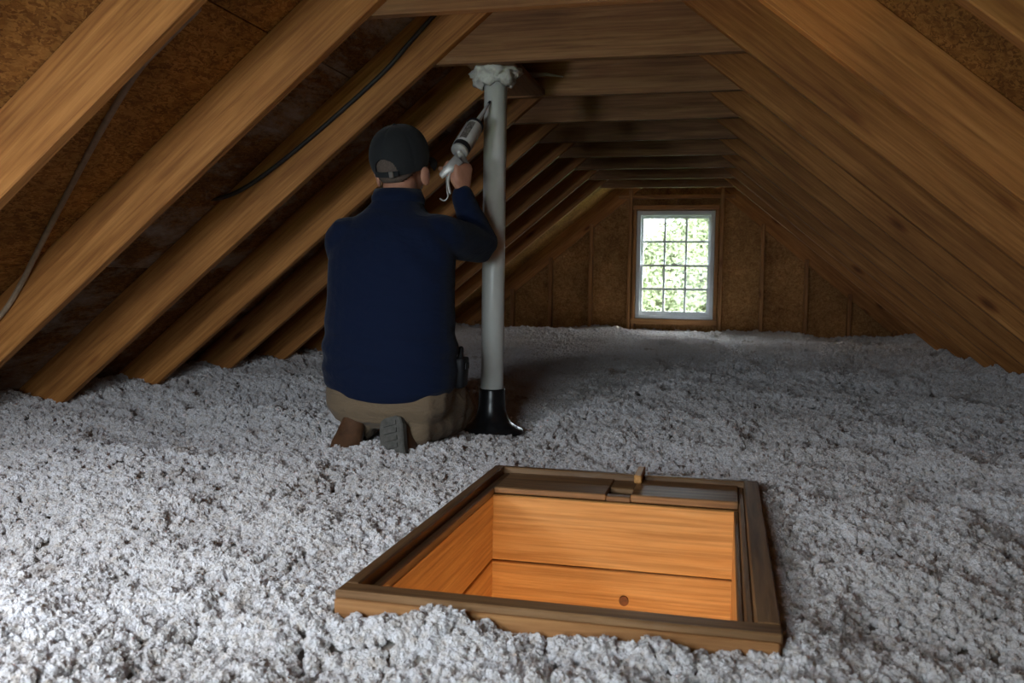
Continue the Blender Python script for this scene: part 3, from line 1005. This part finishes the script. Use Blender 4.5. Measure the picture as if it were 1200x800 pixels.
# body (continuous) -------------------------------------------------------
bm = bmesh.new()
bm_loft(bm, [lath(c, w * .86, d * .84, TY) for c, w, d in torso], 24)
bm_limb(bm, [V((-.645, 3.170, .86)), V((-.643, 3.185, .94)), hp(0, -.015, -.035)], [.066, .062, .062], 18)
HS = 1.10
for c, rad in (((0, -.010, .025), (.079, .093, .090)), ((0, .030, -.030), (.064, .068, .085)), ((0, .055, -.085), (.040, .036, .026)), ((0, -.033, -.01), (.066, .056, .07))):
    bm_ellipsoid(bm, hp(*[q * HS for q in c]), [q * HS for q in rad], HQ.to_matrix(), 24, 18)
bm_loft(bm, [(hp(0, .105, .000), HQ @ V((.010, 0, 0)), HQ @ V((0, .012, 0))), (hp(0, .116, -.025), HQ @ V((.014, 0, 0)), HQ @ V((0, .016, 0))), (hp(0, .122, -.042), HQ @ V((.018, 0, 0)), HQ @ V((0, .016, 0))), (hp(0, .104, -.052), HQ @ V((.014, 0, 0)), HQ @ V((0, .010, 0)))], 12)   # nose
bm_ellipsoid(bm, hp(0, .090, .022), (.050, .018, .012), HQ.to_matrix())    # brow
bm_ellipsoid(bm, hp(0, .100, -.078), (.026, .012, .007), HQ.to_matrix())   # lips
bm_ellipsoid(bm, hp(0, .099, -.089), (.022, .012, .008), HQ.to_matrix())
for s in (-1, 1):
    bm_ellipsoid(bm, hp(s * .046, .072, -.030), (.026, .022, .022), HQ.to_matrix())   # cheek
    q = HQ @ Quaternion((0, 0, 1), R(-26 * s))
    bm_ellipsoid(bm, hp(s * .100, -.010, -.048), (.010, .022, .036), q.to_matrix())   # ear
    bm_ellipsoid(bm, hp(s * .105, -.014, -.030), (.009, .018, .018), q.to_matrix())
# arms
bm_limb(bm, *smooth_path([SHR, (SHR + ELR) / 2, ELR, (ELR + WRR) / 2, WRR], [.058, .050, .043, .041, .028], 4))
bm_limb(bm, *smooth_path([SHL, (SHL + ELL) / 2, ELL, (ELL + WRL) / 2, WRL], [.058, .050, .043, .041, .028], 4))
GD, GN = V((-.02, -.02, 1)).normalized(), V((-.82, .50, 0)).normalized()
GN = (GN - GD * GN.dot(GD)).normalized()
GS = V((-.5, -.85, 0)); GS = (GS - GD * GS.dot(GD)); GS = (GS - GN * GS.dot(GN)).normalized()
hand(bm, WRR + GD * .006, GD, GN, GS, (1.25, 1.35, .7), .02, 1.08, .95, .25)
hand(bm, WRL + V((.008, .012, -.012)), V((.22, .80, -.40)), V((.0, -.35, -1)), V((.95, -.2, .0)), (.12, .25, .2), .10, 1.0, .2)
# legs
bm_limb(bm, *smooth_path([HIR, (HIR + KNR) / 2 + V((.015, 0, .02)), KNR], [.095, .082, .060], 5))
bm_limb(bm, *smooth_path([HIL, (HIL + KNL) / 2 + V((-.015, 0, .02)), KNL], [.095, .082, .060], 5))
bm_limb(bm, *smooth_path([KNR, (KNR + ANR) / 2, ANR], [.055, .058, .038], 5))
bm_limb(bm, *smooth_path([KNL, (KNL + ANL) / 2, ANL], [.055, .058, .038], 5))
body = pobj('body', remeshed('body', bm, .0042, 3, PB), M['skin'])
for s in (-1, 1):
    bm = bmesh.new(); bm_ellipsoid(bm, hp(s * .034, .092, .000) - PB, (.0125, .0125, .0125))
    obj('eye', bm_mesh('eye', bm), M['eye'], body, smooth=True)

# hair: short back and sides below the cap
bm = bmesh.new()
hr = [(0, -.012, .025), (.0835, .1045, .096)]
U, Vn = 48, 26
rows = []
for j in range(Vn):
    el = R(-62 + 100 * j / (Vn - 1))
    row = []
    for i in range(U):
        az = 2 * math.pi * i / U
        p = V((math.cos(el) * math.sin(az) * .0830, -math.cos(el) * math.cos(az) * .0975, math.sin(el) * .094)) * HS
        p.y = min(p.y, .07)
        if el < 0: p = V((p.x * (1 - .10 * abs(math.sin(el))) / max(.35, math.cos(el)) ** .15, p.y / max(.35, math.cos(el)) ** .50, p.z))
        row.append(bm.verts.new(HC + HQ @ (p + V((0, -.012, .018)) * HS) - PB))
    rows.append(row)
for j in range(Vn - 1):
    for i in range(U):
        az = 2 * math.pi * (i + .5) / U
        a = abs(math.atan2(math.sin(az), math.cos(az)))        # 0 at the back
        elm = -62 + 100 * (j + .5) / (Vn - 1)
        low = -48 + max(0, a - .6) * 28
        if a < 1.75 and elm > low:
            bm.faces.new((rows[j][i], rows[j][(i + 1) % U], rows[j + 1][(i + 1) % U], rows[j + 1][i]))
for v in [v for v in bm.verts if not v.link_faces]: bm.verts.remove(v)
me = bm_mesh('hair', bm)
o = obj('hair', me, M['hair'], person, smooth=True)
sm = o.modifiers.new('thick', 'SOLIDIFY'); sm.thickness = .006; sm.offset = 0

# cap ---------------------------------------------------------------------
CQ = HQ @ Quaternion((1, 0, 0), R(6))
CR = V((.1085, .127, .114))
CC = hp(0, -.006, .030)
bm = bmesh.new()
U, Vn = 180, 76
rows = []
for j in range(Vn):
    t = j / (Vn - 1)
    el = R(-26 + 115.5 * t)
    row = []
    for i in range(U):
        az = 2 * math.pi * i / U
        seam = 1 - .012 * max(0, math.cos(6 * az)) ** 12 * (t < .97)
        q = abs(math.sin(el)) if el > 0 else 0
        flat = math.cos(el) ** .82 if el > 0 else 1 - .10 * (el / R(26)) ** 2
        p = V((flat * math.sin(az) * CR.x, -flat * math.cos(az) * CR.y, math.sin(el) * CR.z)) * seam
        row.append(bm.verts.new(CC + CQ @ p - PB))
    rows.append(row)
def in_hole(az, el):
    a = math.atan2(math.sin(az), math.cos(az))
    return el > R(-17) and (a / .44) ** 2 + ((el - R(-17)) / R(25)) ** 2 < 1
for j in range(Vn - 1):
    for i in range(U):
        if in_hole(2 * math.pi * (i + .5) / U, R(-26 + 115.5 * (j + .5) / (Vn - 1))): continue
        bm.faces.new((rows[j][i], rows[j][(i + 1) % U], rows[j + 1][(i + 1) % U], rows[j + 1][i]))
bm.faces.new(rows[-1])
capo = obj('cap', bm_mesh('cap', bm), M['cap'], person, smooth=True)
capo.modifiers.new('thick', 'SOLIDIFY').thickness = .0025
# brim
bm = bmesh.new()
nb, mb = 22, 8
g = []
for i in range(nb):
    az = R(-66 + 132 * i / (nb - 1))
    row = []
    for j in range(mb):
        t = j / (mb - 1)
        x = math.sin(az) * CR.x * (.985 + .02 * t)
        y = math.cos(az) * CR.y * .985 + t * .082 * max(0, math.cos(az * 1.25)) ** .7
        z = -.040 - .012 * t - .030 * (x / CR.x) ** 2 * (.4 + .6 * t)
        row.append(bm.verts.new(CC + CQ @ V((x, y, z)) - PB))
    g.append(row)
for i in range(nb - 1):
    for j in range(mb - 1): bm.faces.new((g[i][j], g[i + 1][j], g[i + 1][j + 1], g[i][j + 1]))
o = obj('brim', bm_mesh('brim', bm), M['cap'], capo, smooth=True)
o.modifiers.new('thick', 'SOLIDIFY').thickness = .004
# strap with buckle, top button
bm = bmesh.new(); P = []
for i in range(13):
    az = R(-26 + 52 * i / 12)
    P.append((CC + CQ @ V((math.sin(az) * CR.x * 1.0, -math.cos(az) * CR.y * 1.0, -.040)) - PB, CQ @ V((0, 0, .010)), CQ @ V((math.sin(az), -math.cos(az), 0)) * .0022))
bm_loft(bm, P, 8, 4)
obj('strap', bm_mesh('strap', bm), M['cap'], capo)
bm = bmesh.new()
az = R(13)
bm_box(bm, (-.009, -.0025, -.0115), (.009, .0025, .0115), .0015)
bmesh.ops.transform(bm, verts=bm.verts, matrix=Matrix.Translation(CC + CQ @ V((math.sin(az) * CR.x * 1.025, -math.cos(az) * CR.y * 1.025, -.040)) - PB) @ CQ.to_matrix().to_4x4())
obj('buckle', bm_mesh('buckle', bm), M['brass'], capo)
bm = bmesh.new(); bm_ellipsoid(bm, CC + CQ @ V((0, 0, CR.z)) - PB, (.009, .009, .005)); obj('button', bm_mesh('button', bm), M['cap'], capo, smooth=True)


# clothes -------------------------------------------------------------------
def shirt_folds(co):
    x, y, z = co[:, 0], co[:, 1], co[:, 2]
    p = np.stack([x * 4, y * 4, z * 9], 1)
    w = vnoise(p, 21) * .006 + vnoise(p * 2.1, 22) * .003
    # horizontal drag folds at the waist, diagonal ones towards the raised arm
    w += .0045 * np.sin(z * 62 + 3 * vnoise(p * .6, 23) + x * 9) * np.exp(-((z - .36) / .10) ** 2)
    w += .0045 * np.sin((z * 45 + x * 42) + 2 * vnoise(p * .7, 24)) * np.exp(-((z - .70) / .10) ** 2) * np.clip((x + .62) / .12, 0, 1)
    return w


bm = bmesh.new()
bm_loft(bm, [lath(c, w, d, TY) for c, w, d in torso[:1]] + [lath(c, w, d, TY) for c, w, d in torso[1:]], 32, 2.25)
bm_limb(bm, *smooth_path([SHR + V((-.06, 0, .0)), SHR, (SHR + ELR) / 2 + V((.012, 0, -.006)), ELR + V((.008, .0, -.004)), ELR * .55 + WRR * .45, WRR - V((0, 0, .012))], [.080, .078, .072, .066, .057, .043], 5), n=20)
bm_limb(bm, *smooth_path([SHL + V((.06, 0, 0)), SHL, (SHL + ELL) / 2, ELL, (ELL + WRL) / 2, WRL], [.080, .074, .066, .058, .052, .043], 5), n=20)
shirt_me = remeshed('shirt', bm, .007, 7, PB, shirt_folds)
n_ = len(shirt_me.vertices); co = np.empty(n_ * 3, np.float32); shirt_me.vertices.foreach_get('co', co); co = co.reshape(-1, 3)
k_ = np.clip((.34 - PB.z - co[:, 2]) / .17, 0, 1)
co[:, 2] -= k_ * (.040 * np.clip(-co[:, 1] / .18, 0, 1) * np.clip(1 - (co[:, 0] / .27) ** 2, 0, 1) - .012)
shirt_me.vertices.foreach_set('co', co.ravel()); shirt_me.update()
shirt = pobj('shirt', shirt_me, M['shirt'])
# collar
bm = bmesh.new()
rings = []
n = 40
prof = [(.082, .905), (.086, .925), (.080, .944), (.086, .945), (.098, .915), (.096, .893)]
prev = None
for (rr, z) in prof:
    ring = []
    for i in range(n):
        t = 2 * math.pi * i / n
        fr = max(0, math.sin(t))
        ring.append(bm.verts.new(V((-.645 + math.cos(t) * rr * 1.03, 3.178 + math.sin(t) * rr * .95, z - .022 * fr - .008)) - PB))
    if prev:
        for i in range(n): bm.faces.new((prev[i], prev[(i + 1) % n], ring[(i + 1) % n], ring[i]))
    prev = ring
o = obj('collar', bm_mesh('collar', bm), M['shirt'], shirt, smooth=True)
o.modifiers.new('thick', 'SOLIDIFY').thickness = .003
# hem band: a stitched edge standing slightly proud
def trouser_folds(co):
    x, y, z = co[:, 0], co[:, 1], co[:, 2]
    p = np.stack([x * 7, y * 7, z * 8], 1)
    w = vnoise(p, 31) * .006 + vnoise(p * 2.2, 32) * .003
    w += .0022 * np.sin((y * 70 + x * 20) + 2.5 * vnoise(p * .6, 33)) * np.clip((x + .58) / .1, 0, 1)
    return w


bm = bmesh.new()
bm_loft(bm, [lath((-.660, 3.15, .055), .150, .090, TY), lath((-.660, 3.135, .085), .205, .140, TY), lath((-.660, 3.135, .13), .238, .160, TY), lath((-.660, 3.135, .19), .246, .163, TY), lath((-.66, 3.135, .27), .245, .158, TY), lath((-.66, 3.135, .33), .235, .150, TY)], 32, 2.3)
for HI, KN, AN, s in ((HIR, KNR, ANR, 1), (HIL, KNL, ANL, -1)):
    bm_limb(bm, *smooth_path([HI, (HI + KN) / 2 + V((.012 * s, 0, .018)), KN + V((0, 0, .004))], [.118, .104, .078], 6), n=20)
    bm_limb(bm, *smooth_path([KN + V((0, -.01, -.008)), KN * .5 + AN * .5 + V((.01 * s, 0, .004)), AN * 1.05 - KN * .05], [.072, .076, .060], 6), n=20)
pobj('trousers', remeshed('trousers', bm, .0065, 6, PB, trouser_folds), M['khaki'])


# boots
def boot(t, n, c, name='boot'):
    """t towards the toe, n out of the sole"""
    t = V(t).normalized(); n = V(n); n = (n - t * n.dot(t)).normalized(); s = n.cross(t)
    def w(x, y, z): return V(c) + t * x + s * y - n * z - PB
    bm = bmesh.new()
    # along the foot: x, half width, height
    sec = [(-.128, .018, .050), (-.120, .032, .088), (-.095, .038, .110), (-.055, .038, .118), (-.015, .038, .100), (.03, .043, .080), (.075, .049, .066), (.110, .047, .058), (.138, .038, .048), (.152, .018, .028)]
    bm_loft(bm, [(w(x, 0, h * .5 + .004), s * hw * 1.15, n * (-h * .5)) for x, hw, h in sec], 20, 2.6)
    o = obj(name, bm_mesh(name, bm), M['boot'], person, smooth=True)
    bm = bmesh.new()
    m_ = len(sec)
    out = [(x * 1.03, hw * 1.28) for x, hw, h in sec]
    poly = [(x, y) for x, y in out] + [(x, -y) for x, y in out[::-1]]
    k = len(poly)
    top = [bm.verts.new(w(x, y, .010)) for x, y in poly]; bot = [bm.verts.new(w(x, y, -.014)) for x, y in poly]
    bot2 = [bm.verts.new(w(x * .985, y * .92, -.019)) for x, y in poly]
    bm.faces.new(top); bm.faces.new(bot2[::-1])
    for i in range(k):
        j = (i + 1) % k
        bm.faces.new((top[i], bot[i], bot[j], top[j])); bm.faces.new((bot[i], bot2[i], bot2[j], bot[j]))
    obj('sole', bm_mesh('sole', bm), M['sole'], o)
    for q in range(9):
        x = -.105 + q * .028
        if q == 4: continue
        hw = .026 if q < 4 else .033
        bm = bmesh.new()
        vs = [w(x + a, b, z) for z in (-.018, -.024) for a, b in ((-.008, -hw), (.008, -hw), (.008, hw), (-.008, hw))]
        V8 = [bm.verts.new(v) for v in vs]
        bm.faces.new(V8[:4]); bm.faces.new(V8[4:])
        for i in range(4): bm.faces.new((V8[i], V8[(i + 1) % 4], V8[4 + (i + 1) % 4], V8[4 + i]))
        obj('tread', bm_mesh('tread', bm), M['sole'], o)


boot((.22, -.40, -.88), (-.24, -.92, .36), (-.565, 2.945, -.008))
boot((.05, -.75, -.50), (-.2, .6, -.7), (-.775, 3.06, .012))

# holster on the belt at the right hip
bm = bmesh.new()
rr = []
for (z, hw, hd) in ((.205, .016, .030), (.215, .024, .040), (.26, .027, .044), (.31, .029, .046), (.318, .026, .042)):
    rr.append((V((-.402, 3.185, z)) - PB, V((hw, 0, 0)), V((0, hd, 0))))
bm_loft(bm, rr, 20, 4)
ho = obj('tool_holster', bm_mesh('tool_holster', bm), M['black'], person, smooth=True)
ho['label'] = 'black tool holster on the right hip'
bm = bmesh.new(); bm_limb(bm, [V((-.400, 3.185, .30)) - PB, V((-.398, 3.188, .35)) - PB], [.012, .010]); obj('tool_handle', bm_mesh('tool_handle', bm), M['black'], ho, smooth=True)
bm = bmesh.new(); bm_box(bm, V((-.377, 3.165, .275)) - PB, V((-.370, 3.205, .300)) - PB, .002); obj('snap_flap', bm_mesh('snap_flap', bm), M['black'], ho)

# ---------------------------------------------------------------- caulking gun
TIP = V((-0.3937, 3.5420, 1.3237))
PALM = WRR + GD * .006 + GD * .083 + GN * .030          # middle of the closed fist
AX = (TIP - (PALM + V((-.004, .0, .05)))).normalized()
B0 = TIP - AX * .335                                   # rear plate of the gun
gun = tag(empty('caulking_gun', B0), 'grey caulking gun with a white cartridge held against the pipe', 'caulking gun')
ex = V((1, 0, 0)); ex = (ex - AX * ex.dot(AX)).normalized(); ey = AX.cross(ex)
def ring_tube(name, prof, mat, par=gun, n=24, smooth=True):
    bm = bmesh.new()
    bm_loft(bm, [(AX * z, ex * r_, ey * r_) for r_, z in prof], n)
    return obj(name, bm_mesh(name, bm), mat, par, smooth=smooth)
ct = ring_tube('cartridge', [(.030, .030), (.0315, .034), (.0315, .178), (.027, .186), (.014, .192)], M['cartridge'])
ring_tube('nozzle', [(.013, .188), (.0115, .20), (.0040, .333), (.003, .335)], M['cartridge'], ct)
ring_tube('nozzle_tip', [(.0055, .318), (.005, .330), (.0035, .337)], M['black'], ct)
ring_tube('front_ring', [(.0335, .170), (.0345, .171), (.0345, .181), (.0335, .182)], M['black'])
ring_tube('rear_ring', [(.0325, .022), (.0345, .024), (.0345, .046), (.0325, .048)], M['black'])
# printed panel on the side that faces the viewer
toC = (CAM - B0); toC = (toC - AX * toC.dot(AX)).normalized(); sd = AX.cross(toC)
for a0, a1, z0, z1, nm in ((R(8), R(62), .062, .160, 'label_panel'),):
    bm = bmesh.new(); q = []
    for i in range(9):
        a = a0 + (a1 - a0) * i / 8
        dv = toC * math.cos(a) - sd * math.sin(a)
        q.append([bm.verts.new(AX * z + dv * .0323) for z in (z0, z1)])
    for i in range(8): bm.faces.new((q[i][0], q[i + 1][0], q[i + 1][1], q[i][1]))
    o = obj(nm, bm_mesh(nm, bm), M['label'], ct)
    o.modifiers.new('t', 'SOLIDIFY').thickness = .0008
# cradle rails, rear frame, handle, trigger, rod with hook
hand_dir = (PALM - B0)
for k in (-1, 1):
    bm = bmesh.new(); bm_limb(bm, [AX * .03 + sd * .033 * k - toC * .006, AX * .176 + sd * .033 * k - toC * .006], [.003, .003], 8)
    obj('cradle_rail', bm_mesh('cradle_rail', bm), M['gunmetal'], gun, smooth=True)
ring_tube('rear_plate', [(.033, .012), (.034, .014), (.034, .022), (.033, .024)], M['gunmetal'])
pl = PALM - B0
bm = bmesh.new()
P, Q = smooth_path([AX * .012, pl * .35 - GS * .03, pl - GS * .055, pl, pl + GS * .055], [.014, .013, .013, .0145, .013], 5)
bm_limb(bm, P, Q, 14)
obj('handle', bm_mesh('handle', bm), M['gunmetal'], gun, smooth=True)
bm = bmesh.new()
fa_ = V((-0.4353, 3.2620, 1.0589)) - B0; fb_ = V((-0.5007, 3.2480, 0.9883)) - B0
P = [fa_, (fa_ + fb_) / 2 + V((0, 0, .004)), fb_]
dv = (fb_ - fa_).normalized(); wv = V((0, 0, 1)) - dv * dv.z; wv.normalize(); nv = dv.cross(wv)
bm_loft(bm, [(fa_, wv * .022, nv * .010), (fa_ * .5 + fb_ * .5, wv * .020, nv * .010), (fb_ + V((0, 0, .006)), wv * .012, nv * .009), (fb_, wv * .006, nv * .006)], 16, 3)
obj('rear_frame', bm_mesh('rear_frame', bm), M['gunmetal'], gun, smooth=True)
bm = bmesh.new()
P = smooth_path([fa_ * .6 + fb_ * .4, V((-0.4743, 3.2500, 0.9755)) - B0, V((-0.4672, 3.2500, 0.9309)) - B0], sub=5)
bm_limb(bm, P, [.006] * len(P), 10)
obj('trigger', bm_mesh('trigger', bm), M['gunmetal'], gun, smooth=True)
bm = bmesh.new()
P = smooth_path([AX * .02, fb_ * .6, V((-0.4742, 3.2400, 0.9426)) - B0, V((-0.4706, 3.2400, 0.9172)) - B0, V((-0.4839, 3.2400, 0.9014)) - B0, V((-0.5007, 3.2400, 0.9079)) - B0], sub=6)
bm_limb(bm, P, [.0032] * len(P), 8)
obj('plunger_rod', bm_mesh('plunger_rod', bm), M['gunmetal'], gun, smooth=True)

# ---------------------------------------------------------------- outdoors
GZ = -3.4
gv = [(-60, -50, GZ), (60, -50, GZ), (60, 80, GZ), (-60, 80, GZ)]
tag(obj('ground', mesh_from('ground', gv, [[0, 1, 2, 3]]), M['lawn']), 'green lawn outside below the window', None, kind='structure')


def tree(c, h, cz, rad, n, seed, label):
    root = tag(empty('tree', (c[0], c[1], GZ)), label, 'tree', 'leafy trees beyond the window')
    r_ = rng(seed)
    bm = bmesh.new()
    bm_limb(bm, [(0, 0, -.2), (.1, 0, h * .3), (.0, .1, h * .6), (.05, 0, h * .9)], [.16, .13, .09, .03], 10)
    for k in range(7):
        a = r_.uniform(0, 6.28); z0 = h * r_.uniform(.25, .7)
        bm_limb(bm, [(0.03, 0, z0), (math.cos(a) * rad * .4, math.sin(a) * rad * .4, z0 + .5), (math.cos(a) * rad * .8, math.sin(a) * rad * .8, z0 + .9)], [.05, .035, .015], 6)
    obj('trunk', bm_mesh('trunk', bm), M['bark'], root, smooth=True)
    # clusters of leaves
    nc = 46
    cc = r_.normal(size=(nc, 3)); cc /= np.linalg.norm(cc, axis=1)[:, None]; cc *= r_.uniform(.45, 1, (nc, 1)) ** .6
    cc = cc * np.array([rad, rad, (h - cz) * 1.0]) + np.array([0, 0, cz])
    idx = r_.randint(0, nc, n)
    p = cc[idx] + r_.normal(size=(n, 3)) * rad * .21
    s = r_.uniform(.06, .11, n)
    a = r_.normal(size=(n, 3)); a /= np.linalg.norm(a, axis=1)[:, None]
    b = np.cross(a, r_.normal(size=(n, 3))); b /= np.linalg.norm(b, axis=1)[:, None]
    nn_ = np.cross(a, b) * .25
    vs = np.stack([p - a * s[:, None], p + b * s[:, None] * .5 + nn_ * s[:, None], p + a * s[:, None], p - b * s[:, None] * .5 + nn_ * s[:, None]], 1).reshape(-1, 3)
    fs = np.arange(n * 4).reshape(-1, 4)
    obj('foliage', mesh_from('foliage', vs.tolist(), fs.tolist()), M['leaf'], root)


tree((-2.2, 21.0), 4.7, 2.6, 1.6, 52000, 2, 'lowest pale green tree at the left of the far window view')
tree((-.9, 25.8), 5.1, 2.8, 1.8, 60000, 3, 'mid-height pale green tree in the middle of the far window view')
tree((.4, 30.8), 6.9, 3.2, 1.9, 70000, 4, 'tallest pale green tree at the right of the far window view')
